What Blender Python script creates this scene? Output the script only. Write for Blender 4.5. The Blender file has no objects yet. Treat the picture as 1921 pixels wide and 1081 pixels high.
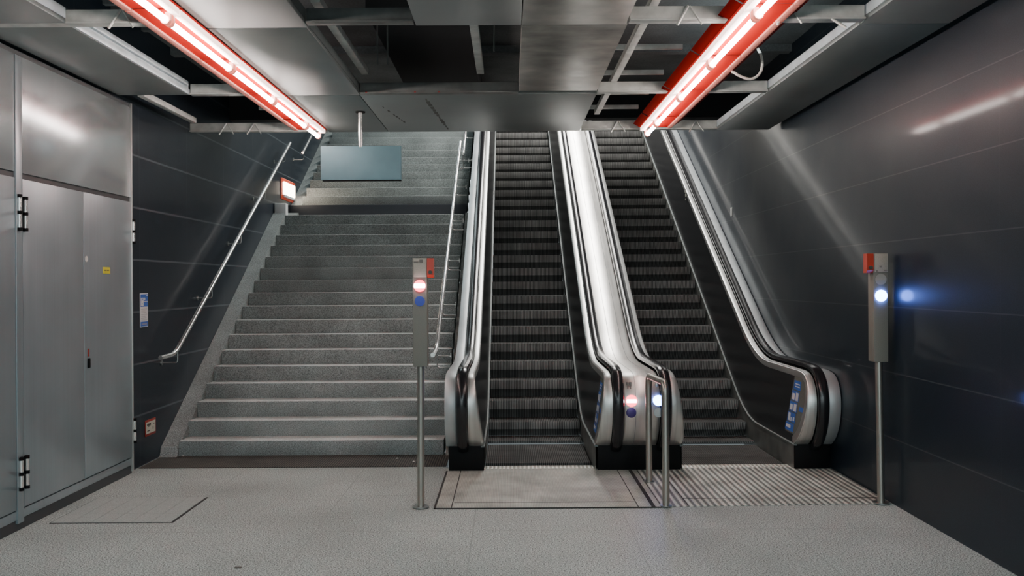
import bpy, bmesh, math, random
from mathutils import Vector, Matrix
random.seed(7)
C = bpy.context.scene.collection
sc = bpy.context.scene

# ------------------------------------------------------------------ materials
def mat(name, base=(.5,.5,.5), rough=.5, metal=0.0, emit=None, estr=0.0, spec=.5,
        speckle=None, blotch=None, aniso=0.0, bump=None, streak=None):
    m = bpy.data.materials.new(name); m.use_nodes = True
    nt = m.node_tree; N = nt.nodes; L = nt.links
    b = N['Principled BSDF']
    b.inputs['Base Color'].default_value = (*base, 1)
    b.inputs['Roughness'].default_value = rough
    b.inputs['Metallic'].default_value = metal
    b.inputs['Specular IOR Level'].default_value = spec
    if aniso:
        b.inputs['Anisotropic'].default_value = aniso
    if emit:
        b.inputs['Emission Color'].default_value = (*emit, 1)
        b.inputs['Emission Strength'].default_value = estr
    geo = N.new('ShaderNodeNewGeometry')
    col = None
    def mixmul(prev, fac_socket, lo, hi):
        r = N.new('ShaderNodeMapRange')
        r.inputs['From Min'].default_value = .3; r.inputs['From Max'].default_value = .7
        r.inputs['To Min'].default_value = lo; r.inputs['To Max'].default_value = hi
        L.new(fac_socket, r.inputs['Value'])
        v = N.new('ShaderNodeVectorMath'); v.operation = 'SCALE'
        if prev is None: v.inputs[0].default_value = base
        else: L.new(prev, v.inputs[0])
        L.new(r.outputs['Result'], v.inputs['Scale'])
        return v.outputs['Vector']
    if blotch:
        n = N.new('ShaderNodeTexNoise'); n.inputs['Scale'].default_value = blotch[0]; n.inputs['Detail'].default_value = 4
        L.new(geo.outputs['Position'], n.inputs['Vector'])
        col = mixmul(col, n.outputs['Fac'], 1-blotch[1], 1+blotch[1])
    if speckle:
        n = N.new('ShaderNodeTexNoise'); n.inputs['Scale'].default_value = speckle[0]; n.inputs['Detail'].default_value = 2; n.inputs['Roughness'].default_value = .8
        L.new(geo.outputs['Position'], n.inputs['Vector'])
        col = mixmul(col, n.outputs['Fac'], 1-speckle[1], 1+speckle[1])
    if streak:   # (axis scale vec, amount): streaky brushed variation
        mp = N.new('ShaderNodeMapping'); mp.inputs['Scale'].default_value = streak[0]
        L.new(geo.outputs['Position'], mp.inputs['Vector'])
        n = N.new('ShaderNodeTexNoise'); n.inputs['Scale'].default_value = 1; n.inputs['Detail'].default_value = 3
        L.new(mp.outputs['Vector'], n.inputs['Vector'])
        col = mixmul(col, n.outputs['Fac'], 1-streak[1], 1+streak[1])
        r = N.new('ShaderNodeMapRange'); r.inputs['To Min'].default_value = rough*.75; r.inputs['To Max'].default_value = rough*1.25
        L.new(n.outputs['Fac'], r.inputs['Value']); L.new(r.outputs['Result'], b.inputs['Roughness'])
    if col is not None: L.new(col, b.inputs['Base Color'])
    if bump:
        n = N.new('ShaderNodeTexNoise'); n.inputs['Scale'].default_value = bump[0]; n.inputs['Detail'].default_value = 3
        L.new(geo.outputs['Position'], n.inputs['Vector'])
        bp = N.new('ShaderNodeBump'); bp.inputs['Strength'].default_value = bump[1]; bp.inputs['Distance'].default_value = .01
        L.new(n.outputs['Fac'], bp.inputs['Height']); L.new(bp.outputs['Normal'], b.inputs['Normal'])
    return m

def tile_mat(name, base, joint, rough, axes, bw, bh, mortar, off=(0,0,0), spec=.22, speck=.2, vjoint=.35, sscale=160, coat=0):
    """stone slabs with thin joints; axes picks the two world axes that run across the surface"""
    m = mat(name, base, rough, spec=spec)
    nt = m.node_tree; N = nt.nodes; L = nt.links; b = N['Principled BSDF']
    geo = N.new('ShaderNodeNewGeometry')
    sep = N.new('ShaderNodeSeparateXYZ'); L.new(geo.outputs['Position'], sep.inputs[0])
    def line(axis, period, offset):
        a = N.new('ShaderNodeMath'); a.operation = 'ADD'; a.inputs[1].default_value = offset + 50*period
        L.new(sep.outputs[axis], a.inputs[0])
        d = N.new('ShaderNodeMath'); d.operation = 'PINGPONG'; d.inputs[1].default_value = period/2
        L.new(a.outputs[0], d.inputs[0])
        r = N.new('ShaderNodeMapRange'); r.inputs['From Min'].default_value = mortar*.5; r.inputs['From Max'].default_value = mortar
        r.inputs['To Min'].default_value = 1; r.inputs['To Max'].default_value = 0
        L.new(d.outputs[0], r.inputs['Value'])
        return r.outputs['Result']
    h = line(axes[1], bh, off[1]); v = line(axes[0], bw, off[0])
    vm = N.new('ShaderNodeMath'); vm.operation = 'MULTIPLY'; vm.inputs[1].default_value = vjoint; L.new(v, vm.inputs[0])
    mx = N.new('ShaderNodeMath'); mx.operation = 'MAXIMUM'; L.new(h, mx.inputs[0]); L.new(vm.outputs[0], mx.inputs[1])
    n = N.new('ShaderNodeTexNoise'); n.inputs['Scale'].default_value = sscale; n.inputs['Detail'].default_value = 2
    b.inputs['Coat Weight'].default_value = coat; b.inputs['Coat Roughness'].default_value = .09
    L.new(geo.outputs['Position'], n.inputs['Vector'])
    n2 = N.new('ShaderNodeTexNoise'); n2.inputs['Scale'].default_value = 1.1; n2.inputs['Detail'].default_value = 4
    L.new(geo.outputs['Position'], n2.inputs['Vector'])
    r1 = N.new('ShaderNodeMapRange'); r1.inputs['From Min'].default_value=.3; r1.inputs['From Max'].default_value=.7
    r1.inputs['To Min'].default_value = 1-speck; r1.inputs['To Max'].default_value = 1+speck; L.new(n.outputs['Fac'], r1.inputs['Value'])
    r2 = N.new('ShaderNodeMapRange'); r2.inputs['From Min'].default_value=.3; r2.inputs['From Max'].default_value=.7
    r2.inputs['To Min'].default_value = .85; r2.inputs['To Max'].default_value = 1.15; L.new(n2.outputs['Fac'], r2.inputs['Value'])
    mm = N.new('ShaderNodeMath'); mm.operation='MULTIPLY'; L.new(r1.outputs['Result'], mm.inputs[0]); L.new(r2.outputs['Result'], mm.inputs[1])
    vs = N.new('ShaderNodeVectorMath'); vs.operation='SCALE'; vs.inputs[0].default_value = base; L.new(mm.outputs[0], vs.inputs['Scale'])
    mix = N.new('ShaderNodeMix'); mix.data_type='RGBA'
    L.new(mx.outputs[0], mix.inputs['Factor']); L.new(vs.outputs['Vector'], mix.inputs['A']); mix.inputs['B'].default_value = (*joint,1)
    L.new(mix.outputs['Result'], b.inputs['Base Color'])
    r3 = N.new('ShaderNodeMapRange'); r3.inputs['To Min'].default_value = rough*.7; r3.inputs['To Max'].default_value = rough*1.4
    L.new(n2.outputs['Fac'], r3.inputs['Value']); L.new(r3.outputs['Result'], b.inputs['Roughness'])
    return m

def rib_mat(name, lo, hi, period, axis, rough, metal, rows=None):
    """parallel ribs across one world axis"""
    m = mat(name, hi, rough, metal)
    nt = m.node_tree; N = nt.nodes; L = nt.links; b = N['Principled BSDF']
    geo = N.new('ShaderNodeNewGeometry'); sep = N.new('ShaderNodeSeparateXYZ'); L.new(geo.outputs['Position'], sep.inputs[0])
    a = N.new('ShaderNodeMath'); a.operation='ADD'; a.inputs[1].default_value = 100*period; L.new(sep.outputs[axis], a.inputs[0])
    d = N.new('ShaderNodeMath'); d.operation='PINGPONG'; d.inputs[1].default_value = period/2; L.new(a.outputs[0], d.inputs[0])
    r = N.new('ShaderNodeMapRange'); r.inputs['From Min'].default_value = period*.15; r.inputs['From Max'].default_value = period*.35
    L.new(d.outputs[0], r.inputs['Value'])
    n = N.new('ShaderNodeTexNoise'); n.inputs['Scale'].default_value = 3.5; n.inputs['Detail'].default_value = 5; L.new(geo.outputs['Position'], n.inputs['Vector'])
    nr = N.new('ShaderNodeMapRange'); nr.inputs['From Min'].default_value=.3; nr.inputs['From Max'].default_value=.7
    nr.inputs['To Min'].default_value=.7; nr.inputs['To Max'].default_value=1.3; L.new(n.outputs['Fac'], nr.inputs['Value'])
    mix = N.new('ShaderNodeMix'); mix.data_type='RGBA'; L.new(r.outputs['Result'], mix.inputs['Factor'])
    mix.inputs['A'].default_value=(*lo,1); mix.inputs['B'].default_value=(*hi,1)
    vs = N.new('ShaderNodeVectorMath'); vs.operation='SCALE'; L.new(mix.outputs['Result'], vs.inputs[0]); L.new(nr.outputs['Result'], vs.inputs['Scale'])
    L.new(vs.outputs['Vector'], b.inputs['Base Color'])
    bp = N.new('ShaderNodeBump'); bp.inputs['Strength'].default_value=.5; bp.inputs['Distance'].default_value=.006
    L.new(r.outputs['Result'], bp.inputs['Height']); L.new(bp.outputs['Normal'], b.inputs['Normal'])
    return m

M = {}
M['floor'] = tile_mat('granite_floor', (.37,.415,.395), (.27,.30,.285), .45, (0,1), 1.05, 1.05, .004, off=(.25,.1), speck=1.0, vjoint=1, sscale=115)
M['wall_l'] = tile_mat('slate_left', (.017,.024,.034), (.085,.10,.115), .33, (1,2), 1.25, .468, .011, off=(.3,-.0), speck=.35, vjoint=.22, coat=.12)
M['wall_r'] = tile_mat('slate_right', (.0115,.019,.028), (.05,.058,.065), .38, (1,2), 1.9, .484, .005, off=(.35,.0), speck=.35, vjoint=.15, coat=.17)
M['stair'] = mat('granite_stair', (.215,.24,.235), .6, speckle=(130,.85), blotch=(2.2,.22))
M['stair_top'] = mat('granite_tread', (.50,.53,.515), .6, speckle=(130,.6), blotch=(2.2,.2))  # treads paler than risers: light from above put into the colour
M['stair_dark'] = mat('granite_dark', (.035,.04,.05), .5, speckle=(150,.3))
M['kerb'] = mat('dusty_kerb', (.17,.165,.15), .75, speckle=(60,.3), blotch=(7,.5))
M['slab'] = mat('raw_concrete', (.17,.175,.175), .8, speckle=(50,.2), blotch=(1.6,.35))
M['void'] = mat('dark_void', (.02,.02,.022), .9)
M['panel'] = mat('ceiling_metal', (.20,.225,.222), .42, .3, blotch=(1.3,.12))
M['panel_old'] = mat('ceiling_metal_stained', (.28,.27,.245), .40, .3, blotch=(4,.35), streak=((1.5,9,1),.2))
M['panel_edge'] = mat('panel_edge', (.66,.74,.78), .45, .3, blotch=(6,.15))
M['galv'] = mat('galvanised', (.62,.63,.60), .5, .2, blotch=(9,.2))
M['galv_dark'] = mat('galvanised_dusty', (.16,.165,.16), .6, .3, blotch=(9,.2))  # galvanised metal darkened for the shade of the central bay
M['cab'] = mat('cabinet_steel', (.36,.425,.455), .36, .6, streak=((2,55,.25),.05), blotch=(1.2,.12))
M['cab_top'] = mat('cabinet_steel_top', (.62,.69,.71), .22, .75, streak=((2,55,.25),.04))  # cabinet steel made paler for the lamp light on its top
M['cab_dark'] = mat('cabinet_gap', (.06,.065,.07), .5, .3)
M['steel'] = mat('brushed_steel', (.64,.65,.63), .38, .8, streak=((60,1.2,1.2),.12))
M['steel_dull'] = mat('dull_steel', (.46,.47,.46), .36, 1, blotch=(8,.15))
M['deck'] = mat('deck_steel', (.80,.785,.75), .36, .85, blotch=(2.5,.10), streak=((30,.8,.8),.05))
M['deck_edge'] = mat('deck_steel_cool', (.55,.59,.60), .5, .65, blotch=(3,.12))
M['chrome'] = mat('polished_steel', (.88,.86,.83), .24, .9)
M['rubber'] = mat('handrail_rubber', (.012,.012,.014), .22, spec=.5)
M['black'] = mat('black_plastic', (.004,.004,.0045), .6, spec=.15)
M['bal_side'] = mat('dark_balustrade', (.022,.023,.025), .28, speckle=(120,.2))
M['skirt'] = mat('skirt_metal', (.20,.205,.19), .42, .5, blotch=(6,.25))
M['trim'] = mat('trim_alu', (.15,.17,.165), .6, .2)
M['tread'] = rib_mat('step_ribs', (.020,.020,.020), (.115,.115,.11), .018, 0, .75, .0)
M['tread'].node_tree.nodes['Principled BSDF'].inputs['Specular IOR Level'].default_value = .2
M['riser'] = rib_mat('riser_ribs', (.07,.07,.068), (.42,.415,.40), .018, 0, .8, .0)  # paler copy of the step ribs: light on the upper risers
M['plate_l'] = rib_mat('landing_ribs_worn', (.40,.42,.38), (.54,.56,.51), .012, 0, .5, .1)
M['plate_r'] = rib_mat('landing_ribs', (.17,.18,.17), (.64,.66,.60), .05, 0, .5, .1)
M['comb'] = rib_mat('comb_teeth', (.45,.44,.38), (1,.98,.90), .036, 0, .4, .2)
M['mat'] = rib_mat('entrance_mat', (.012,.012,.012), (.085,.078,.065), .022, 0, .8, 0)
M['hatch'] = mat('hatch_stone', (.37,.415,.395), .5, speckle=(150,.4))
M['hatch_gap'] = mat('hatch_gap', (.035,.035,.033), .8)
M['post_paint'] = mat('signal_grey', (.20,.195,.17), .5, speckle=(200,.12))
M['post_light'] = mat('signal_beige', (.40,.375,.32), .5, speckle=(200,.12))
M['pole'] = mat('post_steel', (.42,.40,.36), .35, .9)
M['red'] = mat('red_plastic', (.50,.045,.02), .4)
M['blue_off'] = mat('blue_lens_off', (.03,.06,.42), .35)
M['blue_deep'] = mat('blue_lens_shade', (.05,.03,.16), .35)  # deeper blue than the other unlit lens
M['grey_lens'] = mat('grey_lens_off', (.36,.36,.33), .35)
M['red_lens'] = mat('red_lens_lit', (.6,.02,.03), .3, emit=(1,.06,.10), estr=4.5)
M['white_lens'] = mat('white_bar_lit', (.9,.9,.9), .3, emit=(1,.82,.88), estr=18)
M['blue_lens'] = mat('blue_lens_lit', (.1,.2,.9), .3, emit=(.13,.25,1), estr=26)
M['tube'] = mat('lamp_tube', (.95,.9,.88), .4, emit=(1,.90,.84), estr=30)
M['batten'] = mat('lamp_batten', (.9,.87,.85), .45, emit=(1,.70,.62), estr=2.0)  # emission stands for the tube's light on the batten
M['socket'] = mat('lamp_socket', (.85,.42,.36), .4, emit=(1,.25,.16), estr=.5)  # red tint and emission imitate tube glow on the sockets
M['reflector'] = mat('lamp_reflector_red', (.42,.012,.008), .7, spec=.03)  # red colour stands in for the glow around the tubes
M['reflector_dark'] = mat('lamp_wing_red', (.22,.006,.004), .7, spec=.05)  # darker red for the outer fade of the same glow
M['carrier'] = mat('lamp_carrier', (.55,.20,.16), .6)  # pink tint: red glow put into the carrier's colour
M['amber'] = mat('amber_diffuser', (1,.9,.7), .4, emit=(1,.84,.66), estr=9)
M['amber_rim'] = mat('amber_rim', (.55,.06,.02), .5, emit=(1,.10,.03), estr=.06)  # faint red emission paints the halo around the box lamp
M['sign_back'] = mat('sign_back', (.20,.345,.40), .5, .1, blotch=(3,.12))
M['blue_ink'] = mat('blue_print', (.045,.14,.50), .5)
M['white_ink'] = mat('white_print', (.68,.70,.70), .5)
M['grey_ink'] = mat('grey_print', (.30,.31,.32), .6)
M['dark_ink'] = mat('dark_print', (.07,.07,.06), .6)
M['red_ink'] = mat('red_print', (.30,.035,.025), .5)
M['yellow_ink'] = mat('yellow_print', (.72,.68,.05), .5)
M['cream_ink'] = mat('cream_print', (.52,.53,.44), .5)
M['decal_plate'] = mat('decal_plate', (.13,.135,.12), .5, speckle=(150,.3))
M['cable'] = mat('white_cable', (.62,.60,.55), .5)
M['paper'] = mat('paper_scrap', (.75,.75,.72), .8)

# ------------------------------------------------------------------ mesh helpers
def bx(bm, x0,x1,y0,y1,z0,z1, bev=0):
    vs = [bm.verts.new(p) for p in ((x0,y0,z0),(x1,y0,z0),(x1,y1,z0),(x0,y1,z0),(x0,y0,z1),(x1,y0,z1),(x1,y1,z1),(x0,y1,z1))]
    fs = [bm.faces.new([vs[i] for i in f]) for f in ((0,3,2,1),(4,5,6,7),(0,1,5,4),(1,2,6,5),(2,3,7,6),(3,0,4,7))]
    if bev:
        es = list({e for f in fs for e in f.edges})
        bmesh.ops.bevel(bm, geom=es, offset=bev, segments=2, affect='EDGES', profile=.5)
    return bm

def prism_x(bm, pts, x0, x1):
    """polygon of (y,z) pushed along X"""
    a = [bm.verts.new((x0,y,z)) for y,z in pts]; b = [bm.verts.new((x1,y,z)) for y,z in pts]
    n = len(pts)
    bm.faces.new(a); bm.faces.new(b[::-1])
    for i in range(n): bm.faces.new((a[i], b[i], b[(i+1)%n], a[(i+1)%n]))
    bmesh.ops.recalc_face_normals(bm, faces=bm.faces[:])
    return bm

def tube(bm, pts, r, seg=12, cap=True):
    pts = [Vector(p) for p in pts]; rings = []
    n = len(pts); up = None
    for i,p in enumerate(pts):
        t = (pts[min(i+1,n-1)] - pts[max(i-1,0)]).normalized()
        if up is None:
            up = Vector((0,0,1)) if abs(t.z) < .9 else Vector((1,0,0))
        s = t.cross(up).normalized(); u = s.cross(t).normalized(); up = u
        rings.append([bm.verts.new(p + r*(math.cos(a)*s + math.sin(a)*u)) for a in (2*math.pi*k/seg for k in range(seg))])
    for a,b in zip(rings, rings[1:]):
        for k in range(seg): bm.faces.new((a[k], a[(k+1)%seg], b[(k+1)%seg], b[k]))
    if cap:
        bm.faces.new(rings[0][::-1]); bm.faces.new(rings[-1])
    return bm

def disc_y(bm, cx, y, cz, r, depth, seg=28, dome=0):
    """lens facing -Y: short drum with an optional dome"""
    def ring(rr, yy): return [bm.verts.new((cx+rr*math.cos(2*math.pi*k/seg), yy, cz+rr*math.sin(2*math.pi*k/seg))) for k in range(seg)]
    rs = [ring(r, y), ring(r, y-depth)]
    if dome:
        for q in (.35,.7,1.0):
            rs.append(ring(r*math.cos(q*math.pi/2*.92), y-depth-dome*math.sin(q*math.pi/2)))
    for a,b in zip(rs, rs[1:]):
        for k in range(seg): bm.faces.new((a[k], a[(k+1)%seg], b[(k+1)%seg], b[k]))
    bm.faces.new(rs[0]); bm.faces.new(rs[-1][::-1])
    bmesh.ops.recalc_face_normals(bm, faces=bm.faces[:])
    return bm

def fillet(pts, rad, seg=6):
    """round the inner corners of a polyline"""
    P = [Vector(p) for p in pts]; out = [P[0]]
    for a,b,c in zip(P, P[1:], P[2:]):
        d1 = (a-b); d2 = (c-b); r = min(rad, d1.length*.45, d2.length*.45)
        s = b + d1.normalized()*r; e = b + d2.normalized()*r
        for k in range(seg+1):
            t = k/seg; out.append((1-t)**2*s + 2*t*(1-t)*b + t*t*e)
    out.append(P[-1]); return out

def obj(name, bm, m, parent=None, label=None, smooth=True):
    me = bpy.data.meshes.new(name)
    if parent is not None:
        o0 = Vector((0,0,0)); q = parent
        while q is not None: o0 = o0 + q.location; q = q.parent
        bmesh.ops.translate(bm, verts=bm.verts[:], vec=-o0)
    bm.to_mesh(me); bm.free()
    me.materials.append(m)
    if smooth:
        for p in me.polygons: p.use_smooth = True
        me.set_sharp_from_angle(angle=math.radians(35))
    o = bpy.data.objects.new(name, me); C.objects.link(o)
    if parent is not None: o.parent = parent
    if label: o['label'] = label
    return o

def thing(name, label, cat, loc, group=None):
    o = bpy.data.objects.new(name, None); C.objects.link(o); o.location = loc
    o.empty_display_size = .1
    o['label'] = label; o['category'] = cat
    if group: o['group'] = group
    return o
def tag(o, label, cat, group=None):
    o['label'] = label; o['category'] = cat
    if group: o['group'] = group
    return o
def struct(name, bm, m, **k):
    o = obj(name, bm, m, **k); o['kind'] = 'structure'; return o
B = bmesh.new
def box(*a, **k): return bx(B(), *a, **k)

# ------------------------------------------------------------------ setting
XR, XL = 2.818, -3.345
b = B(); bx(b, -3.9, 3.2, -6, 8.335, -.12, 0); bx(b, -3.9, -.60, 8.335, 9.05, -.12, 0)
struct('floor', b, M['floor'], smooth=False)
b = B(); bx(b, XL-.2, XL, 8.17, 21, -.1, 8); bx(b, XL-.2, XL, -6, 4.4, -.1, 4.0); bx(b, -4.0, XL, 4.4, 8.17, 3.24, 4.0)
struct('wall_left', b, M['wall_l'], smooth=False)
struct('wall_right', box(XR, XR+.2, -6, 21, -.1, 8), M['wall_r'], smooth=False)
b = B(); bx(b, -3.9, 3.2, -2.5, 11.2, 4.0, 4.2)
for y in (4.9, 7.0, 9.25): bx(b, -3.9, 3.2, y, y+.12, 3.93, 4.0)
for k in range(6): bx(b, -3.3, -2.0, 7.6+.16*k, 7.66+.16*k, 3.94, 4.0)
struct('ceiling', b, M['slab'], smooth=False)
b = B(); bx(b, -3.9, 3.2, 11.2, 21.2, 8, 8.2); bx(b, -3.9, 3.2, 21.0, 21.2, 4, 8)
struct('wall_stairwell', b, M['void'], smooth=False)  # unseen roof and end wall, added to keep world light off the stairs
struct('wall_bulkhead', box(-3.5, 3.0, 11.2, 11.4, 3.62, 8), M['void'], smooth=False)  # black screen added for the dark void above the beams

# ------------------------------------------------------------------ camera
R = .006
cam = bpy.data.cameras.new('camera'); co = bpy.data.objects.new('camera', cam); C.objects.link(co)
right = Vector((1,0,-R)).normalized(); back = Vector((0,-1,0)); up = back.cross(right)
co.matrix_world = Matrix(((right.x, up.x, back.x, 0),(right.y, up.y, back.y, 0),(right.z, up.z, back.z, 1.65),(0,0,0,1)))
cam.sensor_width = 36; cam.lens = 36*1750/1921
cam.shift_x = (960.5-955)/1921; cam.shift_y = (530-540.5)/1921
sc.camera = co

# ------------------------------------------------------------------ staircase
XS0, XS1 = -3.172, -.635
st = thing('staircase', 'wide grey granite staircase with a landing, between dark left wall and escalators', 'staircase', (-1.9, 8.93, 0))
def stair_z(y):
    return .148 + .573*(y-8.93)
for n in range(17):
    y = 8.93+.27*n; z = .148+.1547*n
    d = .30 if n < 16 else .86
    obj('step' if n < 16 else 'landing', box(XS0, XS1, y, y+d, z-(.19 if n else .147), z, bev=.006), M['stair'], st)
YL = 14.1
for n in range(19):
    y = YL+.27*n; z = 2.623+.215+.1547*n
    obj('step', box(XS0 if n else XL+.004, XS1, y, y+.30, z-.225, z, bev=.006), M['stair_dark'] if n == 0 else M['stair'], st,
        label='dark first step above the landing' if n == 0 else None)
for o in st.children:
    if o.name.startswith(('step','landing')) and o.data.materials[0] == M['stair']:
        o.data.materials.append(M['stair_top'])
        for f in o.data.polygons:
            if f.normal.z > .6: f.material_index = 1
def slope_prof(up, low):
    return [(8.93-.09, low), (8.93-.03, up*.5), (8.93, .06+up), (13.25, stair_z(13.25)+up), (14.1, 2.69+up), (19.2, 2.69+up+.573*5.1), (19.2, 5.2), (14.1, 2.3), (13.25, 2.2), (9.3, -.05)]
obj('stringer', prism_x(B(), slope_prof(.03, .0), XL+.002, XS0-.001), M['stair'], st)
obj('stringer', prism_x(B(), slope_prof(.02, .0), XS1+.02, -.565), M['kerb'], st, label='dusty narrow kerb beside the escalator')
obj('end_cap', box(XL+.01, XS0, 13.28, 13.42, 2.62, 2.80, bev=.01), M['white_ink'], st, label='pale block at the end of the stringer')  # pale colour stands for the box lamp's light on the cap
g = obj('floor_grille', box(-3.33, -.575, 8.36, 8.955, .0005, .006), M['mat'])
tag(g, 'dark ribbed metal floor grille across the foot of the stairs', 'floor grille')

# ------------------------------------------------------------------ stair handrails
def handrail(x, y0, y1, side, ys, label, start=None, end=None, dz=.87, r=.021):
    t = thing('stair_handrail', label, 'handrail', (x, y0, stair_z(y0)+dz))
    pts = [(x,y0,stair_z(y0)+dz),(x,y1,stair_z(y1)+dz)]
    if start: pts = [Vector(pts[0])+Vector(s) for s in start[::-1]] + pts
    if end: pts += [Vector(pts[-1])+Vector(s) for s in end]
    obj('rail', tube(B(), fillet(pts, .12), r, 14), M['chrome'], t)
    wall = XL if side < 0 else -.562
    for y in ys:
        z = stair_z(y)+dz
        bb = B()
        tube(bb, fillet([(x, y, z-.01),(x, y, z-.13),(wall, y, z-.13)], .03, 5), .0075, 8)
        if side > 0:
            tube(bb, fillet([(x, y+.01, z-.13),(x, y+.01, z-.24),(wall, y+.01, z-.24)], .03, 5), .0075, 8)
        br = obj('bracket', bb, M['steel_dull'], t)
        ro = B(); tube(ro, [(wall-side*.012, y, z-.13),(wall-side*.001, y, z-.13)], .026, 14)
        obj('rosette', ro, M['steel_dull'], br)
    return t
handrail(-3.185, 8.88, 13.62, -1, [8.95, 10.0, 11.1, 12.2, 13.3], 'long steel handrail along the dark left wall, beside the lower flight of stairs', start=[(-.01,-.34,-.01)])
handrail(-3.185, 14.45, 17.5, -1, [14.5, 15.6, 16.8], 'short steel handrail high on the left wall, above the landing', dz=.37)
handrail(-.70, 8.92, 13.62, 1, [9.02, 9.85, 10.7, 11.6, 12.5, 13.3], 'long steel handrail between the lower stairs and the left escalator', start=[(0,-.42,-.02)])
handrail(-.70, 14.45, 17.5, 1, [14.5, 15.6], 'short steel handrail above the landing, beside the left escalator', dz=.34)

# ------------------------------------------------------------------ escalators
S = .565
def sk(y):                       # skirt trim height
    yb = 9.77; zf = .216; zi = .721 + S*(y-10.67)
    w = .42
    if y < yb-w: return zf
    if y > yb+w: return zi
    t = (y-(yb-w))/(2*w); return zf + S*w*t*t
def bez(a, b, c, n): return [((1-t)**2*a[0]+2*t*(1-t)*b[0]+t*t*c[0], (1-t)**2*a[1]+2*t*(1-t)*b[1]+t*t*c[1]) for t in (k/n for k in range(n+1))]
def catmull(P, n=6):
    out = []
    for i in range(len(P)-1):
        p0 = P[max(i-1,0)]; p1 = P[i]; p2 = P[i+1]; p3 = P[min(i+2,len(P)-1)]
        for k in range(n):
            t = k/n
            out.append(tuple(.5*((2*p1[j])+(-p0[j]+p2[j])*t+(2*p0[j]-5*p1[j]+4*p2[j]-p3[j])*t*t+(-p0[j]+3*p1[j]-3*p2[j]+p3[j])*t**3) for j in (0,1)))
    out.append(P[-1]); return out
YEND = 19.0
nose = [(8.146,.222),(8.05,.285),(7.97,.385),(7.925,.49),(7.91,.60),(7.925,.69),(7.97,.77),(8.05,.83),(8.18,.858),(8.4,.862)]
path = catmull(nose) + [(8.8,.862)] + bez((9.2,.862),(9.70,.862),(10.25,1.174),12)
path += [(y, 1.45+.567*(y-10.737)) for y in (11,12,13,14,15,16,17,18,YEND)]
def zt(y):
    pts = [p for p in path if p[1] >= .6]
    for a,c in zip(pts, pts[1:]):
        if a[0] <= y <= c[0]:
            return a[1]+(c[1]-a[1])*(y-a[0])/max(1e-6,(c[0]-a[0]))
    return pts[-1][1]
lowp = sorted([p for p in path if p[1] <= .601])           # by y
def zlow(y):
    if y >= 8.146: return sk(y)
    for a,c in zip(lowp, lowp[1:]):
        if a[0] <= y <= c[0]: return a[1]+(c[1]-a[1])*(y-a[0])/max(1e-6,(c[0]-a[0]))
    return .6
norms = []
for i in range(len(path)):
    a = path[max(i-1,0)]; c = path[min(i+1,len(path)-1)]
    ty, tz = c[0]-a[0], c[1]-a[1]; l = math.hypot(ty,tz); norms.append((-tz/l, ty/l))
def tilt(i):                     # 0 at skirt height, 1 at the top of the panel
    y, z = path[i]
    if z < .845 and y < 8.3: return max(0, min(1, (z-.222)/(.862-.222)))
    return 1.0
def sweep(bm, prof, closed=True, i0=0):
    """prof(i) -> list of (x, d): lateral position and distance out from the path"""
    rows = []
    for i in range(i0, len(path)):
        (y,z), (ny,nz) = path[i], norms[i]
        rows.append([bm.verts.new((x, y+ny*d, z+nz*d)) for x,d in prof(i)])
    n = len(rows[0])
    for a,c in zip(rows, rows[1:]):
        for k in range(n if closed else n-1):
            bm.faces.new((a[k], a[(k+1)%n], c[(k+1)%n], c[k]))
    if closed:
        bm.faces.new(rows[0]); bm.faces.new(rows[-1])
    bmesh.ops.recalc_face_normals(bm, faces=bm.faces[:])
    return bm
TOPW, SKW = .567, .49
WM, HR0, HR1 = .048, .052, .144   # inner rail width; handrail from/to, out from the panel top
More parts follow.
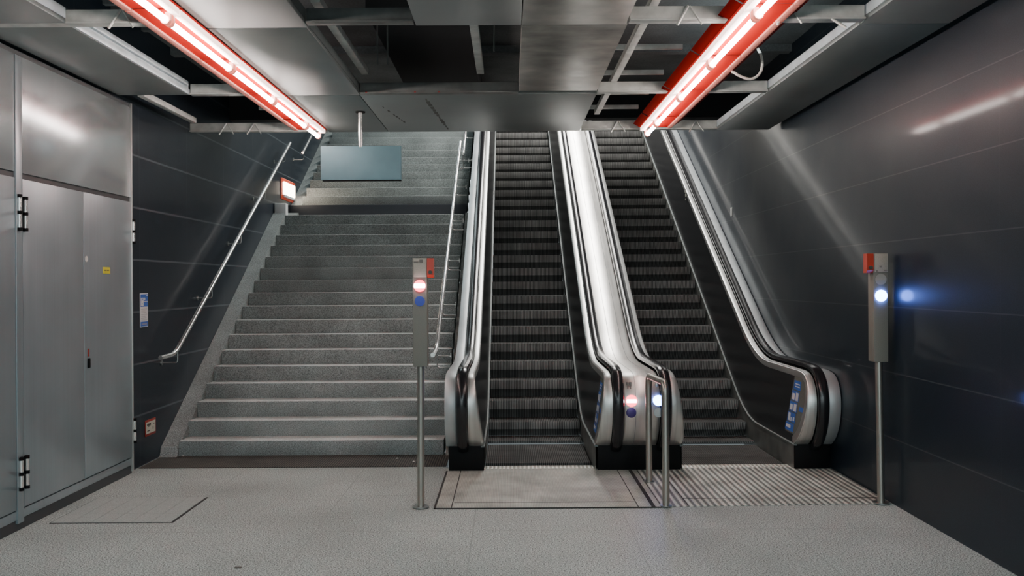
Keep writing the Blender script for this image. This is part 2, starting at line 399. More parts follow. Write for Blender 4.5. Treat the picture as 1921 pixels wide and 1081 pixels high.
def inner_face(t, cx, sgn):
    """side panel, skirt, trim, inner rail, handrail, guide of one balustrade face; sgn +1 = right of the steps"""
    X = lambda u: cx + sgn*u
    # panel
    bm = B(); ys = [7.912,7.925,7.95,7.98,8.02,8.06,8.1,8.146,8.2,8.35,8.6,9,9.3,9.5,9.7,9.9,10.1,10.3,10.6] + [11+.5*k for k in range(17)]
    cols = []
    for y in ys:
        z0, z1 = zlow(y), zt(y)
        zb = sk(y) if y > 8.146 else .222
        zT = max(z1, .862)
        col = []
        for k in range(5):
            z = z0+(z1-z0)*k/4; tt = max(0,min(1,(z-zb)/(zT-zb)))
            col.append(bm.verts.new((X(SKW+.002+(TOPW-SKW)*tt), y, z)))
        cols.append(col)
    for a,c in zip(cols, cols[1:]):
        for k in range(4): bm.faces.new((a[k], c[k], c[k+1], a[k+1]))
    bmesh.ops.recalc_face_normals(bm, faces=bm.faces[:])
    obj('side_panel', bm, M['bal_side'], t)
    # skirt
    bm = B(); ys = [8.15,8.4,8.7,9.0,9.35,9.5,9.7,9.9,10.1,10.3,10.6]+[11+k for k in range(9)]
    lo = [bm.verts.new((X(SKW), y, max(-.08, sk(y)-.55))) for y in ys]; hi = [bm.verts.new((X(SKW), y, sk(y))) for y in ys]
    lo2 = [bm.verts.new((X(SKW+.03), y, max(-.08, sk(y)-.55))) for y in ys]; hi2 = [bm.verts.new((X(SKW+.03), y, sk(y))) for y in ys]
    for r0,r1 in ((lo,hi),(hi,hi2),(hi2,lo2)):
        for k in range(len(ys)-1): bm.faces.new((r0[k], r0[k+1], r1[k+1], r1[k]))
    bmesh.ops.recalc_face_normals(bm, faces=bm.faces[:])
    obj('skirt', bm, M['skirt'], t)
    # trim bar on top of the skirt
    bm = B(); rows = []
    for y in [8.13]+ys[1:]:
        z = sk(y)
        rows.append([bm.verts.new(p) for p in ((X(SKW-.012), y, z-.002),(X(SKW-.012), y, z+.008),(X(SKW+.02), y, z+.014),(X(SKW+.02), y, z-.004))])
    for a,c in zip(rows, rows[1:]):
        for k in range(4): bm.faces.new((a[k], a[(k+1)%4], c[(k+1)%4], c[k]))
    bm.faces.new(rows[0]); bm.faces.new(rows[-1]); bmesh.ops.recalc_face_normals(bm, faces=bm.faces[:])
    obj('skirt_trim', bm, M['trim'], t)
    # inner rail
    def pr(i):
        u0 = SKW + (TOPW-SKW)*tilt(i) - .004; u1 = TOPW+WM
        return [(X(u0),-.075),(X(u0-.006),-.03),(X(u0),-.008),(X(u0+.012),0),(X(u1),0),(X(u1),-.05),(X(u0+.02),-.075)]
    obj('inner_rail', sweep(B(), pr), M['steel'], t)
    # guide and handrail
    obj('handrail_guide', sweep(B(), lambda i: [(X(TOPW+WM-.002),-.05),(X(TOPW+WM-.002),-.012),(X(TOPW+HR1+.006),-.012),(X(TOPW+HR1+.006),-.05)]), M['black'], t)
    c = TOPW+(HR0+HR1)/2; w = (HR1-HR0)/2
    sec = [(-w*.7,.012),(-w,.022),(-w,.038),(-w*.8,.052),(-w*.4,.059),(0,.061),(w*.4,.059),(w*.8,.052),(w,.038),(w,.022),(w*.7,.012)]
    obj('handrail', sweep(B(), lambda i: [(X(c+u),d) for u,d in sec]), M['rubber'], t)
def deck(t, x0, x1, m, seams=()):
    prof = lambda i: [(x0,-.06),(x0,-.004),(x0+.006,0),(x1-.006,0),(x1,-.004),(x1,-.06)]
    obj('deck', sweep(B(), prof), m, t)
    for s in seams:
        obj('deck_seam', sweep(B(), lambda i: [(s-.0022,-.002),(s-.0022,.0008),(s+.0022,.0008),(s+.0022,-.002)]), M['grey_ink'], t)
def base(t, x0, x1):
    obj('base_block', box(x0, x1, 8.146, 8.75, 0.004, .224, bev=.006), M['black'], t)
    bm = prism_x(B(), [(8.2,.224),(8.06,.30),(7.99,.40),(7.95,.52),(7.945,.62),(7.97,.72),(8.05,.80),(8.2,.825),(9.6,.81),(19,5.9),(19,5.2),(10.2,.28),(9.8,.224)], x0+.095, x1-.095)
    obj('core', bm, M['black'], t)
C1, C2 = .257, 1.99
bl = thing('escalator_balustrade', 'left escalator balustrade with single pale deck, beside the staircase', 'balustrade', (-.39, 8.15, 0))
inner_face(bl, C1, -1)
deck(bl, -.556, C1-TOPW-HR1-.004, M['deck_edge'])
base(bl, -.536, -.229)
obj('outer_panel', prism_x(B(), [(8.2,.23),(7.96,.5),(7.96,.66),(8.2,.82),(9.65,.82),(19,6.05),(19,5.3),(9.9,.05),(8.6,.004)], -.556, -.545), M['skirt'], bl)
bmid = thing('escalator_balustrade', 'broad double balustrade between the two escalators, two lit signals on its front', 'balustrade', (1.13, 8.15, 0))
inner_face(bmid, C1, 1); inner_face(bmid, C2, -1)
deck(bmid, C1+TOPW+HR1+.004, C2-TOPW-HR1-.004, M['deck'], seams=(1.07, 1.19))
base(bmid, .765, 1.488)
br = thing('escalator_balustrade', 'right escalator balustrade against the dark right wall, blue pictogram sticker on its end', 'balustrade', (2.64, 8.15, 0))
inner_face(br, C2, 1)
deck(br, C2+TOPW+HR1+.004, 2.812, M['deck_edge'])
base(br, 2.484, 2.795)

# newel signals on the middle balustrade
def ynose(z): 
    for a,c in zip(path, path[1:]):
        if a[1] <= z <= c[1] and a[0] < 8.3: return a[0]+(c[0]-a[0])*(z-a[1])/max(1e-6,c[1]-a[1])
    return 7.91
def newel_disc(name, x, z, r, m, label=None, dome=.006):
    return obj(name, disc_y(B(), x, ynose(z)+.004, z, r, .008, dome=dome), m, bmid, label)
nl = newel_disc('signal_lens', 1.032, .638, .05, M['red_lens'], 'red no entry lens, lit')
obj('lit_bar', box(.99, 1.074, ynose(.638)-.022, ynose(.638)-.010, .624, .652, bev=.004), M['white_lens'], nl)
newel_disc('signal_lens', 1.030, .538, .043, M['blue_deep'], 'dark blue lens, unlit')
newel_disc('signal_lens', 1.262, .64, .045, M['blue_lens'], 'blue lens, lit')
newel_disc('signal_lens', 1.262, .538, .040, M['steel_dull'], 'grey lens, unlit', 0)
newel_disc('key_switch', 1.255, .765, .018, M['steel_dull'])
kb = B()
for dx in (-.012, .012):
    bx(kb, 1.018+dx-.009, 1.018+dx+.009, ynose(.76)-.006, ynose(.76)+.02, .768, .792)
    bx(kb, 1.018+dx-.004, 1.018+dx+.004, ynose(.74)-.004, ynose(.74)+.02, .735, .768)
bx(kb, .998, 1.038, ynose(.75)-.005, ynose(.75)+.02, .757, .768)
obj('pictogram', kb, M['kerb'], bmid, 'small worn pictogram above the red lens')

# blue pictogram stickers on the ends of two balustrades
def decal(t, cx, sgn):
    def P(y, z, off):
        tt = max(0, min(1, (z-.222)/(.862-.222)))
        return (cx + sgn*(SKW+.002+(TOPW-SKW)*tt - off), y, z)
    def quad(bm, y0, y1, z0, z1, off, slant=0):
        vs = [bm.verts.new(P(*q, off)) for q in ((y0,z0),(y1,z0),(y1+slant,z1),(y0+slant,z1))]
        bm.faces.new(vs); return bm
    # plate follows the round end of the panel
    bm = B(); pts = [(8.055,.335),(8.0,.42),(7.975,.52),(7.965,.61),(7.985,.70),(8.04,.765),(8.12,.795),(8.34,.80),(8.44,.30),(8.12,.30)]
    bm.faces.new([bm.verts.new(P(y,z,.003)) for y,z in pts])
    pl = obj('sticker_plate', bm, M['decal_plate'], t, smooth=False)
    rows = [(.685,.765),(.585,.675),(.49,.575),(.395,.48),(.315,.385)]
    blu = B(); wh = B()
    for k,(z0,z1) in enumerate(rows):
        ya = 8.13+.018*k; yb = ya+.19+.012*k
        quad(blu, ya, yb, z0, z1, .005)
        h = z1-z0; w = yb-ya
        if k == 0:
            quad(wh, ya+.02, yb-.04, z0+.3*h, z0+.42*h, .007); quad(wh, ya+.02, yb-.04, z0+.58*h, z0+.7*h, .007)
        elif k in (1,2):
            quad(wh, ya+.015, ya+.42*w, z0+.08*h, z0+.85*h, .007); quad(wh, ya+.56*w, yb-.02, z0+.12*h, z0+.72*h, .007)
        elif k == 3:
            quad(wh, ya+.02, ya+.27*w, z0+.2*h, z0+.6*h, .007); quad(wh, yb-.09, yb-.03, z0+.1*h, z0+.9*h, .007); quad(wh, ya+.42*w, ya+.55*w, z0+.1*h, z0+.5*h, .007)
        else:
            quad(wh, ya+.35*w, yb-.03, z0+.35*h, z0+.75*h, .007)
    quad(blu, 8.0, 8.11, .515, .555, .005)
    obj('blue_fields', blu, M['blue_ink'], pl, smooth=False); obj('white_pictograms', wh, M['white_ink'], pl, smooth=False)
decal(br, C2, 1); decal(bmid, C1, 1)
bm = B(); 
for (dy,dz,s) in ((0,0,.035),(.03,.06,.03),(-.02,.10,.025),(.02,-.05,.02)):
    bx(bm, C2+TOPW-.032, C2+TOPW-.024, 13.3+dy, 13.3+dy+s, 2.86+dz, 2.86+dz+s*1.2)
obj('worn_sticker', bm, M['cream_ink'], br)

# moving steps, combs, landing plates
def escalator(cx, dy, label, plate_m, pts, fr):
    t = thing('escalator', label, 'escalator', (cx, 8.33, 0))
    y0 = 9.52+dy; p = .3286
    def nz(k): return 0.0 if k < 0 else (.028 if k == 0 else S*(9.52+p*k)-5.39)
    proto = {}
    for k in range(-3, 27):
        y = y0+p*k; z = nz(k); zp = nz(k-1); rise = z-zp
        dep = p if k < 26 else p
        if k <= -1:
            bm = B(); ya = max(y, 8.345); bx(bm, cx-.482, cx+.482, ya, y+p-.006, -.05, -.004)
        else:
            # tread plus a bowed cleated riser
            prof = [(y+p+.02, z-.03),(y+p+.02, z),(y, z)]
            for q in range(1,7):
                a = q/6; prof.append((y + .10*a**1.6, z-(rise+.012)*a))
            prof.append((y+.18, z-rise-.012))
            bm = prism_x(B(), prof, cx-.482, cx+.482)
        so = obj('step', bm, M['tread'], t)
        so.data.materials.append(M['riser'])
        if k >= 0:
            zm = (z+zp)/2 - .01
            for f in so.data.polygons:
                if abs(f.normal.x) < .5 and f.normal.y < -.2 and f.center.z > zm: f.material_index = 1  # painted light: only the upper half of each riser is paler
    obj('comb_plate', box(cx-.485, cx+.485, 8.225, 8.345, -.02, .010, bev=.003), M['comb'], t)
    bm = B(); lo = [bm.verts.new((x,y,.001)) for x,y in pts]; hi = [bm.verts.new((x,y,.007)) for x,y in pts]
    bm.faces.new(hi)
    for k in range(len(pts)): bm.faces.new((lo[k], lo[(k+1)%len(pts)], hi[(k+1)%len(pts)], hi[k]))
    bmesh.ops.recalc_face_normals(bm, faces=bm.faces[:])
    lp = obj('landing_plate', bm, plate_m, t, smooth=False)
    fb = B()
    for (x0,x1,ya,yb) in fr: bx(fb, x0, x1, ya, yb, .0005, .0085)
    obj('plate_seam', fb, M['hatch_gap'], lp, smooth=False)
    return t
escalator(C1, 0, 'left escalator with dark ribbed steps and a worn pale landing plate', M['plate_l'],
          [(-.555,6.80),(1.10,6.815),(1.10,8.225),(-.555,8.225)],
          [(-.56,-.545,6.79,8.14),(-.435,-.427,6.80,8.14),(-.56,1.10,6.79,6.80),(.93,.937,6.81,8.13),(1.03,1.06,6.81,8.13),(-.42,.93,6.96,6.966)])
escalator(C2, -.10, 'right escalator with dark ribbed steps and a boldly striped landing plate', M['plate_r'],
          [(1.105,6.815),(2.805,6.875),(2.805,8.225),(1.105,8.225)],
          [(1.10,1.106,6.81,8.13),(1.30,1.308,6.83,8.13),(1.3,2.80,7.05,7.057)])
o = obj('floor_edging', box(1.0, 2.81, 6.80, 6.812, .0005, .004), M['hatch_gap']); tag(o, 'thin dark joint strip along the front of the striped landing plate', 'edging strip')
bpy.data.objects.remove(o)

# ------------------------------------------------------------------ signal posts and barrier
def signal(x, y, label, lit, side, ztop, zbot, lean=0):
    t = thing('signal_post', label, 'signal post', (x, y, 0))
    bm = B(); tube(bm, [(x-lean,y,.012),(x,y,zbot+.01)], .026, 18); obj('pole', bm, M['pole'], t)
    bm = B(); tube(bm, [(x-lean,y,.0072),(x-lean,y,.014)], .06, 24); obj('base_plate', bm, M['steel_dull'], t)
    zs = ztop-.26
    hs = obj('housing', box(x-.053, x+.053, y-.05, y+.06, zbot, ztop, bev=.006), M['post_paint'], t)
    obj('head_plate', box(x-.045, x+.051, y-.056, y-.05, ztop-.14, ztop-.004, bev=.002), M['post_light'], hs)
    bb = B()
    if lit == 'red':
        bx(bb, x-.002, x+.024, y-.06, y-.055, ztop-.035, ztop-.012)
        bx(bb, x-.042, x-.006, y-.06, y-.055, ztop-.034, ztop-.026)
    else:
        bx(bb, x-.012, x+.004, y-.06, y-.055, ztop-.105, ztop-.092); bx(bb, x-.036, x-.024, y-.06, y-.055, ztop-.135, ztop-.125)
        bx(bb, x+.02, x+.045, y-.06, y-.055, ztop-.13, ztop-.122)
    obj('emblem', bb, M['kerb'], hs)
    zu, zl = (ztop-.203, ztop-.315) if lit == 'red' else (ztop-.192, ztop-.312)
    if lit == 'red':
        l = obj('upper_lens', disc_y(B(), x, y-.05, zu, .043, .010, dome=.006), M['red_lens'], t, 'red no entry lens, lit')
        obj('lit_bar', box(x-.041, x+.041, y-.080, y-.064, zu-.016, zu+.016, bev=.006), M['white_lens'], l)
        obj('lower_lens', disc_y(B(), x, y-.05, zl, .037, .006), M['blue_off'], t, 'blue lens, unlit')
    else:
        l = obj('upper_lens', disc_y(B(), x, y-.05, zu, .040, .006), M['grey_lens'], t, 'grey no entry lens, unlit')
        obj('lens_bar', box(x-.028, x+.028, y-.060, y-.0555, zu-.008, zu+.008), M['post_light'], l)
        obj('lower_lens', disc_y(B(), x, y-.05, zl, .042, .010, dome=.012), M['blue_lens'], t, 'blue lens, lit')
    xs = x + side*.053
    rb = prism_x(B(), [(y-.055,ztop-.03),(y-.055,ztop-.125),(y-.035,ztop-.145),(y+.02,ztop-.145),(y+.02,ztop-.002),(y-.05,ztop-.002)], min(xs,xs+side*.048), max(xs,xs+side*.048))
    obj('stop_box', rb, M['red'], t, 'red box on the side of the housing')
    kn = B(); tube(kn, [(xs+side*.024,y-.055,ztop-.105),(xs+side*.024,y-.068,ztop-.105)], .014, 14); obj('stop_button', kn, M['dark_ink'], t)
    return t
signal(-.650, 6.84, 'grey signal post showing a lit red no entry lens, in front of the stairs', 'red', 1, 1.832, 1.04, lean=.006)
signal(2.722, 6.88, 'grey signal post showing a lit blue lens, beside the right wall', 'blue', -1, 1.848, 1.05, lean=-.012)
t = thing('barrier_rail', 'steel hoop barrier standing in front of the middle balustrade', 'barrier', (1.139, 7.2, 0))
obj('hoop', tube(B(), fillet([(1.139,6.83,.012),(1.139,6.83,.905),(1.139,7.65,.88),(1.139,7.65,.012)], .09, 8), .026, 18), M['pole'], t)
for y in (6.83, 7.65):
    bm = B(); tube(bm, [(1.139,y,.0088),(1.139,y,.014)], .045, 22); obj('foot_ring', bm, M['steel_dull'], t)

# ------------------------------------------------------------------ service cabinet (left)
XC = -3.30
cb = thing('service_cabinet', 'tall steel service cabinet with doors, built into the left wall', 'cabinet', (-3.5, 6.3, 0))
obj('carcass', box(-3.85, XC-.012, 4.4, 8.165, .0, 3.235), M['cab_dark'], cb)
def door(y0, y1, seam=None):
    return obj('door', box(XC-.03, XC, y0, y1, .145, 2.372, bev=.003), M['cab'], cb)
door(4.42, 6.235); d2 = door(6.335, 7.238); d3 = door(7.244, 8.150)
obj('post', box(XC-.03, XC+.004, 6.243, 6.325, .05, 3.20, bev=.003), M['cab'], cb)
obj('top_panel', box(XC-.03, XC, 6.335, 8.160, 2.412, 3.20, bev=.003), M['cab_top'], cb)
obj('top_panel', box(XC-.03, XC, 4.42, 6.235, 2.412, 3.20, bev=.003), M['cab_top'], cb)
obj('corner_edge', box(XC-.04, XC+.008, 8.150, 8.168, .02, 3.235, bev=.002), M['steel'], cb)
obj('plinth', box(XC-.03, XC-.006, 4.42, 8.15, .075, .135, bev=.002), M['cab'], cb)
obj('skirting', box(XC-.03, XC-.020, 4.42, 8.15, .0, .065, bev=.002), M['cab_dark'], cb)
for (y, z0, z1) in ((6.275,2.02,2.26),(6.35,2.02,2.25),(6.275,.27,.49),(6.35,.27,.49),(8.176,2.01,2.22),(8.176,.265,.475)):
    hg = B(); zm = (z0+z1)/2
    tube(hg, [(XC+.012,y,z0+.018),(XC+.012,y,zm-.012)], .014, 12); tube(hg, [(XC+.012,y,zm+.012),(XC+.012,y,z1-.018)], .014, 12)
    h = obj('hinge', hg, M['chrome'], cb)
    hb = B(); 
    for z in (z0+.008, zm, z1-.008): tube(hb, [(XC+.012,y,z-.011),(XC+.012,y,z+.011)], .017, 12)
    bx(hb, XC-.002, XC+.002, y-.024, y-.012, z0, z1)
    obj('hinge_knuckle', hb, M['black'], h)
obj('lock', box(XC, XC+.012, 7.292, 7.325, 1.00, 1.075, bev=.004), M['black'], d3)
obj('lock_tab', box(XC, XC+.006, 7.297, 7.318, 1.09, 1.15, bev=.002), M['red_ink'], d3)
obj('round_sticker', (lambda bm: tube(bm, [(XC,7.283,1.853),(XC+.003,7.283,1.853)], .024, 18))(B()), M['paper'], cb)
ys = obj('yellow_sticker', box(XC, XC+.003, 7.58, 7.712, 1.742, 1.795), M['yellow_ink'], cb)
bm = B(); bx(bm, XC+.003, XC+.004, 7.60, 7.635, 1.765, 1.773); bx(bm, XC+.003, XC+.004, 7.645, 7.69, 1.765, 1.773); obj('sticker_text', bm, M['dark_ink'], ys)

# notices on the left wall
t = thing('notice_plate', 'tall narrow blue and white notice on the dark left wall', 'notice', (XL, 8.53, 1.415))
XN = XL+.001
obj('plate', box(XN, XN+.005, 8.44, 8.625, 1.262, 1.57, bev=.002), M['white_ink'], t)
bm = B(); bx(bm, XN+.005, XN+.0065, 8.448, 8.617, 1.448, 1.562); bx(bm, XN+.005, XN+.0065, 8.448, 8.617, 1.27, 1.312); obj('blue_fields', bm, M['blue_ink'], t)
bm = B(); bx(bm, XN+.0065, XN+.0075, 8.455, 8.515, 1.455, 1.53); bx(bm, XN+.0065, XN+.0075, 8.53, 8.55, 1.505, 1.53); bx(bm, XN+.0065, XN+.0075, 8.515, 8.61, 1.493, 1.499)
bx(bm, XN+.0065, XN+.0075, 8.575, 8.61, 1.545, 1.552); bx(bm, XN+.0065, XN+.0075, 8.54, 8.56, 1.515, 1.52); obj('white_pictogram', bm, M['white_ink'], t)
bm = B(); bx(bm, XN+.0075, XN+.0085, 8.472, 8.492, 1.505, 1.522); bx(bm, XN+.0075, XN+.0085, 8.478, 8.487, 1.470, 1.482); obj('blue_figure', bm, M['blue_ink'], t)
bm = B()
for k in range(7): bx(bm, XN+.005, XN+.006, 8.46, 8.60-.02*(k%3), 1.326+.0165*k, 1.3285+.0165*k)
for k in range(5): bx(bm, XN+.0065, XN+.0073, 8.47+.026*k, 8.488+.026*k, 1.283, 1.297)
obj('printed_lines', bm, M['grey_ink'], t)
t = thing('warning_label', 'small white label with a red frame, low on the dark left wall', 'label', (XL, 8.67, .326))
obj('frame', box(XN, XN+.004, 8.545, 8.80, .252, .400, bev=.001), M['red_ink'], t)
obj('face', box(XN+.004, XN+.005, 8.562, 8.785, .273, .380), M['cream_ink'], t)
bm = B(); bx(bm, XN+.005, XN+.006, 8.585, 8.675, .345, .365); bx(bm, XN+.005, XN+.006, 8.60, 8.66, .335, .342); bx(bm, XN+.005, XN+.006, 8.59, 8.65, .293, .303)
bx(bm, XN+.005, XN+.006, 8.72, 8.735, .30, .33); bx(bm, XN+.005, XN+.006, 8.74, 8.76, .345, .355); obj('print', bm, M['dark_ink'], t)
t = thing('box_lamp', 'small glowing amber box lamp on the left wall above the landing', 'lamp', (XL, 14.1, 3.06))
obj('rim', box(XN, XN+.008, 13.70, 14.58, 2.90, 3.215, bev=.01), M['amber_rim'], t)  # added backing for the lamp's red halo on the wall
obj('diffuser', box(XN+.01, XN+.035, 13.80, 14.48, 2.975, 3.165, bev=.01), M['amber'], t)
obj('tray', box(XN+.01, XN+.035, 13.80, 14.48, 2.935, 2.972, bev=.004), M['panel_edge'], t)
o = obj('paper_tag', box(XR-.006, XR+.002, 11.75, 11.83, 2.47, 2.58, bev=.001), M['paper']); tag(o, 'tiny white tag high on the dark right wall', 'tag')

# ------------------------------------------------------------------ floor hatch, litter
t = thing('floor_hatch', 'granite floor hatch set in the floor near the cabinet', 'hatch', (-2.78, 6.83, 0))
obj('frame', box(-3.19, -2.335, 6.45, 7.21, .0004, .003), M['hatch_gap'], t, smooth=False)
bm = B()
for i in range(6):
    for j in range(3): bx(bm, -3.183+.139*i, -3.183+.139*i+.1365, 6.458+.249*j, 6.458+.249*j+.246, .001, .005)
obj('cover', bm, M['hatch'], t, smooth=False)
for k,(x,y,w,lab) in enumerate(((-1.055,8.72,.014,'white paper scrap on the stair grille, left of the signal post'),(-.885,8.56,.013,'white paper scrap at the edge of the stair grille, beside the signal post'),(-3.12,8.90,.016,'pale paper scrap at the bottom left corner of the stairs'))):
    bm = B(); vs = [bm.verts.new((x+w*math.cos(a)*random.uniform(.7,1.2), y+w*math.sin(a)*random.uniform(.7,1.2), .009+.004*random.random())) for a in (k2*math.pi/3 for k2 in range(6))]
    c = bm.verts.new((x,y,.018))
    for q in range(6): bm.faces.new((vs[q], vs[(q+1)%6], c))
    bm.faces.new(vs[::-1])
    o = obj('paper_scrap', bm, M['paper']); tag(o, lab, 'litter')
o = obj('leaf_scrap', box(-1.605,-1.565,5.41,5.43,.0005,.006,bev=.002), M['dark_ink']); tag(o, 'small dark scrap lying on the floor in the foreground', 'litter')

# ------------------------------------------------------------------ suspended ceiling
ZC = 3.25
def panel(x0, x1, y0, y1, label, m='panel', edge=None, z=ZC, h=.095):
    t = thing('ceiling_panel', label, 'ceiling panel', ((x0+x1)/2, (y0+y1)/2, z))
    obj('sheet', box(x0, x1, y0, y1, z, z+.03, bev=.004), M[m], t)
    e = M['panel_edge'] if edge else M[m]
    bm = B()
    bx(bm, x0, x0+.012, y0, y1, z+.031, z+h); bx(bm, x1-.012, x1, y0, y1, z+.031, z+h)
    bx(bm, x0+.013, x1-.013, y0, y0+.012, z+.031, z+h); bx(bm, x0+.013, x1-.013, y1-.012, y1, z+.031, z+h)
    obj('upstand', bm, e, t)
    return t
pB = panel(-3.29, -2.70, 5.78, 7.88, 'left ceiling panel hanging over the steel cabinet', edge=True)
bm = B(); bx(bm, -2.699, -2.685, 5.78, 7.88, ZC+.002, ZC+.045, bev=.002); obj('edge_strip', bm, M['panel_edge'], pB)
bm = B(); bx(bm, -2.699, -2.67, 5.80, 7.80, ZC+.062, ZC+.098, bev=.003); obj('edge_channel', bm, M['panel_edge'], pB)
panel(-3.29, -2.70, 2.0, 5.70, 'left ceiling panel above the cabinet, nearest the camera', edge=True)
panel(-1.89, -1.245, 3.70, 5.83, 'metal ceiling panel right of the left lamp row, nearest the camera')
panel(-1.89, -1.255, 5.845, 7.93, 'metal ceiling panel right of the left lamp row, middle one')
panel(-1.89, -1.265, 7.945, 9.87, 'metal ceiling panel at the far end of the left lamp row')
panel(-.57, .085, 3.70, 5.80, 'grey ceiling panel at the top centre, ending over the open ceiling bay')
panel(.09, .735, 3.70, 5.80, 'metal ceiling panel right of centre, nearest the camera', 'panel_old')
panel(.09, .745, 5.812, 7.80, 'stained metal ceiling panel right of the open central bay', 'panel_old')
pc = panel(-1.26, .755, 7.93, 9.87, 'broad central ceiling panel with dark scratches, above the escalators')
bm = B()
for a,c,w in (((-.72,7.97),(-.62,9.75),.012),((-1.16,8.25),(-.98,9.6),.006)):
    n = 14
    for k in range(n):
        if random.random() < .25: continue
        y0 = a[1]+(c[1]-a[1])*k/n; y1 = a[1]+(c[1]-a[1])*(k+.8)/n; x = a[0]+(c[0]-a[0])*k/n; ww = w*random.uniform(.5,1.6)
        bx(bm, x-ww, x+ww, y0, y1, ZC-.0015, ZC+.001)
obj('scratches', bm, M['dark_ink'], pc)
panel(2.20, 2.755, 3.70, 5.82, 'right ceiling panel along the dark wall, nearest the camera', edge=True)
panel(2.20, 2.755, 5.835, 9.87, 'right ceiling panel along the dark wall, far one', edge=True)

def beam(x0, x1, y, label, m='galv', hangers=(), h=.09):
    t = thing('ceiling_beam', label, 'ceiling beam', ((x0+x1)/2, y, ZC))
    bm = B(); bx(bm, x0, x1, y, y+.05, ZC+.012, ZC+h, bev=.003); obj('web', bm, M[m], t)
    bm = B(); bx(bm, x0, x1, y-.025, y+.06, ZC-.002, ZC+.011, bev=.002); obj('flange', bm, M[m], t)
    for hx in hangers:
        hb = B(); tube(hb, [(hx-.075,y-.03,ZC-.035),(hx-.005,y-.012,ZC+h-.005)], .009, 8); tube(hb, [(hx+.005,y-.012,ZC+h-.005),(hx+.075,y-.03,ZC-.03)], .006, 8)
        obj('hanger', hb, M['galv'], t)
    return t
beam(-3.30, -1.905, 5.72, 'galvanised ceiling beam at the top left, above the cabinet', hangers=(-2.36,))
beam(-2.68, -1.905, 7.87, 'galvanised ceiling beam left of the lamp row, middle one')
beam(-3.34, -1.905, 9.79, 'far left galvanised ceiling beam above the dark stair wall', hangers=(-2.95,-2.66))
beam(-1.235, -.58, 5.72, 'dark dusty ceiling beam at the front of the open central bay', 'galv_dark')
bb = beam(-1.25, .085, 7.86, 'dull ceiling beam at the back of the open central bay', 'galv_dark')
bm = B()
for x in (-1.19,-.78,-.58): bx(bm, x-.008, x+.008, 7.83, 7.834, ZC+.0, ZC+.010)
obj('red_marks', bm, M['red_ink'], bb)
tr = beam(.75, 2.19, 5.72, 'galvanised ceiling beam at the top right, crossing the right lamp row', hangers=(1.11,1.72))
obj('rod_end', tube(B(), [(1.98,5.70,3.250),(2.06,5.68,3.19)], .008, 8), M['galv'], tr)
beam(.76, 2.19, 7.87, 'galvanised ceiling beam in the middle of the right open bay')
beam(.77, 2.19, 9.79, 'far galvanised ceiling beam above the right escalator', hangers=(1.15,1.97))

def channel(x0,x1,y0,y1,z0,z1,label,m='galv'):
    o = obj('ceiling_channel', box(x0,x1,y0,y1,z0,z1,bev=.003), M[m]); tag(o, label, 'ceiling channel')
channel(-1.225,-1.165,5.80,7.83,3.40,3.45,'long ceiling channel at the left of the open central bay')
channel(-.26,-.20,5.72,7.83,3.40,3.45,'long ceiling channel hanging in the middle of the open central bay')
channel(.90,.955,5.0,9.75,3.40,3.45,'long galvanised channel running through the right open bay')
for y,lab in ((7.24,'nearest'),(8.12,'second'),(8.98,'third'),(9.72,'farthest')):
    channel(.78,1.36,y,y+.03,3.455,3.495,{'nearest':'thin crossbar in the right open bay, nearest the camera','second':'thin crossbar behind the middle beam of the right open bay','third':'thin crossbar in the right open bay, third from the front','farthest':'thin crossbar in the right open bay, just before the far beam'}[lab])
channel(-2.44,-2.10,9.30,9.33,3.44,3.47,'upper short crossbar beside the left lamp row')
channel(-2.42,-2.10,9.05,9.08,3.34,3.37,'lower short crossbar beside the left lamp row')
channel(-3.15,-3.09,7.93,9.25,ZC,ZC+.05,'bare channel beside the left wall behind the cabinet panel')
o = obj('service_duct', box(-1.10,-.30,7.2,11.1,3.74,3.999,bev=.02), M['void']); tag(o, 'wide black service duct high inside the open central bay', 'duct')  # added solid: paints the bay's darkness
# stray rods in the central bay, cable loop in the right bay
for k,(x,y,lab) in enumerate(((-1.02,7.3,'thin hanging rod in the central bay, left one'),(-.94,7.3,'thin hanging rod in the central bay, second from left'),(-.10,6.9,'thin hanging rod right of the middle channel'))):
    o = obj('hanging_rod', tube(B(), [(x,y,3.36),(x,y,3.998)], .006, 8), M['galv_dark']); tag(o, lab, 'rod')
pts = [(1.80,7.0,3.50),(1.84,7.0,3.44),(1.895,7.0,3.36),(1.91,7.0,3.27),(1.885,7.0,3.20),(1.82,7.0,3.165),(1.74,7.0,3.19),(1.70,7.0,3.215),(1.68,7.0,3.222)]
def smooth3(P, n=6):
    out = []
    for i in range(len(P)-1):
        p0,p1,p2,p3 = (Vector(P[max(i-1,0)]),Vector(P[i]),Vector(P[i+1]),Vector(P[min(i+2,len(P)-1)]))
        for k in range(n):
            s = k/n; out.append(.5*((2*p1)+(p2-p0)*s+(2*p0-5*p1+4*p2-p3)*s*s+(3*p1-p0-3*p2+p3)*s**3))
    out.append(Vector(P[-1])); return out
o = obj('cable_loop', tube(B(), smooth3(pts), .010, 10), M['cable']); tag(o, 'white cable hanging in a loop beside the right lamp row', 'cable')
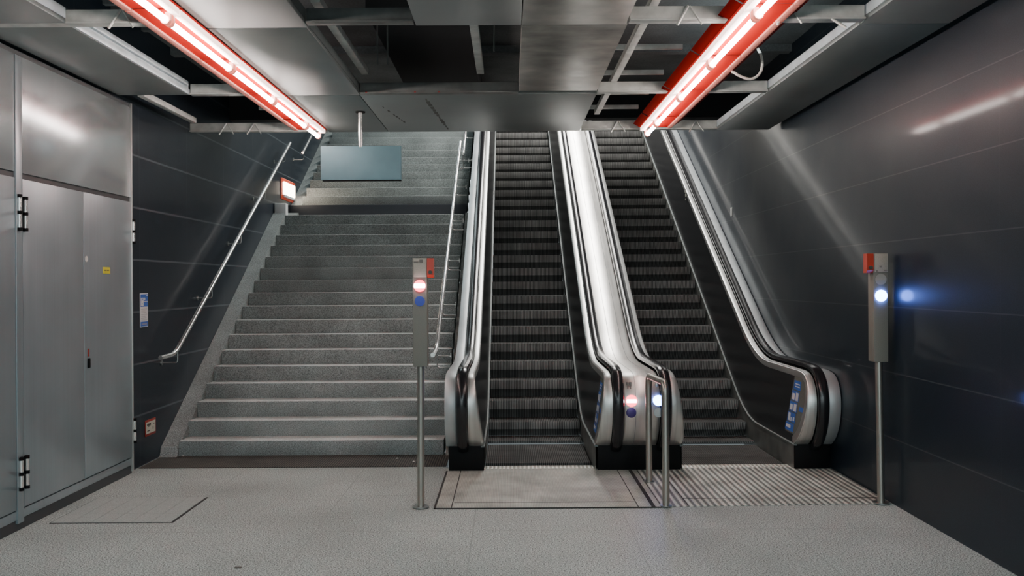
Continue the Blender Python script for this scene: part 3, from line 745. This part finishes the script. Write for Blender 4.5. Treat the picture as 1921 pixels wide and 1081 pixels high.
# ------------------------------------------------------------------ lamp rows
segs = [(4.18,5.385),(5.40,6.60),(6.62,7.78),(7.80,9.02),(9.05,9.66)]
names = ['nearest the camera','second from the camera','middle one','fourth from the camera','short one at the far end']
def lamp(x, out, y0, y1, label, group):
    """out = -1/+1: the side where carrier and reflector spread"""
    t = thing('strip_light', label, 'strip light', (x, y0, 3.2), group)
    zt = 3.172
    obj('tube', tube(B(), [(x,y0+.035,zt),(x,y1-.035,zt)], .019, 14), M['tube'], t)
    inn = -out
    xa, xb = sorted((x+inn*.028, x+inn*.072))
    obj('batten', box(xa, xb, y0+.004, y1-.004, 3.205, 3.242, bev=.004), M['batten'], t)
    for y in (y0+.02, y1-.02):
        bm = B(); tube(bm, [(x,y-.017,zt),(x,y+.017,zt)], .027, 18)
        xc, xd = sorted((x, x+inn*.03)); bx(bm, xc, xd, y-.012, y+.012, zt-.005, zt+.042)
        obj('socket', bm, M['socket'], t)
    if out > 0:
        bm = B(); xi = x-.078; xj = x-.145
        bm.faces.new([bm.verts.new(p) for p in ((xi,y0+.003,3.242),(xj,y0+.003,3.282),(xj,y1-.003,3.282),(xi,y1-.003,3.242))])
        obj('inner_wing', bm, M['reflector'], t)  # added red wing, tilted so the imitated glow fades outwards
    # reflector (added, stands in for the tubes' red glow) and carrier
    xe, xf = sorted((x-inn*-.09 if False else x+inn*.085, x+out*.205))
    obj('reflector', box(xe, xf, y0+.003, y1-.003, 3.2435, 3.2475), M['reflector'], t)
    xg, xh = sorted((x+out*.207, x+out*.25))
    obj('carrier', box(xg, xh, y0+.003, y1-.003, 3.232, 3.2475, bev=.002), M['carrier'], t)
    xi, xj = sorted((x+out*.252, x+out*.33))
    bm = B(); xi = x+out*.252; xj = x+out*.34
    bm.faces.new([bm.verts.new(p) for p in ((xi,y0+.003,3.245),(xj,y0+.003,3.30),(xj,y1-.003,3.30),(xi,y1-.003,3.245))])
    obj('outer_wing', bm, M['reflector_dark'], t)  # added wing carrying the last of the imitated red glow
    return t
for k,(a,c) in enumerate(segs):
    lamp(-1.965, -1, a, c, 'red tinged strip light in the left lamp row, '+names[k], 'strip lights in the left row')
    lamp(1.435, 1, a-.03, c-.03, 'red tinged strip light in the right lamp row, '+names[k], 'strip lights in the right row')

# hanging sign
t = thing('hanging_sign', 'blank blue grey sign panel hanging on a pole over the stairs', 'sign', (-1.377, 8.7, ZC))
obj('pole', tube(B(), [(-1.377,8.7,2.92),(-1.377,8.7,ZC-.001)], .019, 16), M['chrome'], t)
obj('flange', tube(B(), [(-1.377,8.7,ZC-.010),(-1.377,8.7,ZC-.001)], .045, 20), M['black'], t)
p = obj('panel', box(-1.747, -.998, 8.685, 8.715, 2.613, 2.930, bev=.004), M['sign_back'], t)
obj('bottom_lip', box(-1.73, -.998, 8.682, 8.718, 2.602, 2.612), M['black'], p)

# ------------------------------------------------------------------ lights
def area(name, loc, size, sizey, power, color, rot=(0,0,0)):
    l = bpy.data.lights.new(name, 'AREA'); l.shape='RECTANGLE'; l.size=size; l.size_y=sizey; l.energy=power; l.color=color
    o = bpy.data.objects.new(name, l); C.objects.link(o); o.location=loc; o.rotation_euler=rot; return o
cool = (.80,.97,1.0)
area('hall_row_left', (-1.97,-.2,3.2), .12, 7.5, 60, cool)
area('hall_row_right', (1.43,-.2,3.2), .12, 7.5, 60, cool)
area('hall_row_back', (-.2,-3.5,3.1), 5, .5, 60, cool)
area('stairwell_top', (1.0,15.6,7.2), .9, 6.5, 330, (1,.97,.93))
area('stairwell_left', (-2.0,14.5,6.6), .5, 5.5, 28, cool)
area('uplight_left', (-2.1,6.9,3.262), .12, 5.4, .7, (1,.16,.08), rot=(math.pi,0,0))  # added red lamps, left and right, imitating glow over the tubes
area('uplight_right', (1.50,6.9,3.262), .12, 5.4, .7, (1,.16,.08), rot=(math.pi,0,0))
area('cavity_left', (-2.5,6.9,3.36), .3, 4, 5, cool, rot=(math.pi,0,0))  # added unseen fills for the slab, where plates block the tubes
area('cavity_right', (1.95,6.9,3.36), .2, 4, 7, cool, rot=(math.pi,0,0))
w = bpy.data.worlds.new('world'); sc.world = w; w.use_nodes = True
nt = w.node_tree; bg = nt.nodes['Background']
tc = nt.nodes.new('ShaderNodeTexCoord'); sp = nt.nodes.new('ShaderNodeSeparateXYZ'); nt.links.new(tc.outputs['Generated'], sp.inputs[0])
mr = nt.nodes.new('ShaderNodeMapRange'); mr.inputs['From Min'].default_value = -.02; mr.inputs['From Max'].default_value = .02
mr.inputs['To Min'].default_value = .12; mr.inputs['To Max'].default_value = 1.3
nt.links.new(sp.outputs['Z'], mr.inputs['Value']); nt.links.new(mr.outputs['Result'], bg.inputs['Strength'])
bg.inputs['Color'].default_value = (.84,.96,1.0,1)
sc.view_settings.view_transform = 'AgX'
sc.view_settings.look = 'None'
sc.view_settings.exposure = .75
sc.cycles.max_bounces = 6
sc.cycles.sample_clamp_indirect = 4
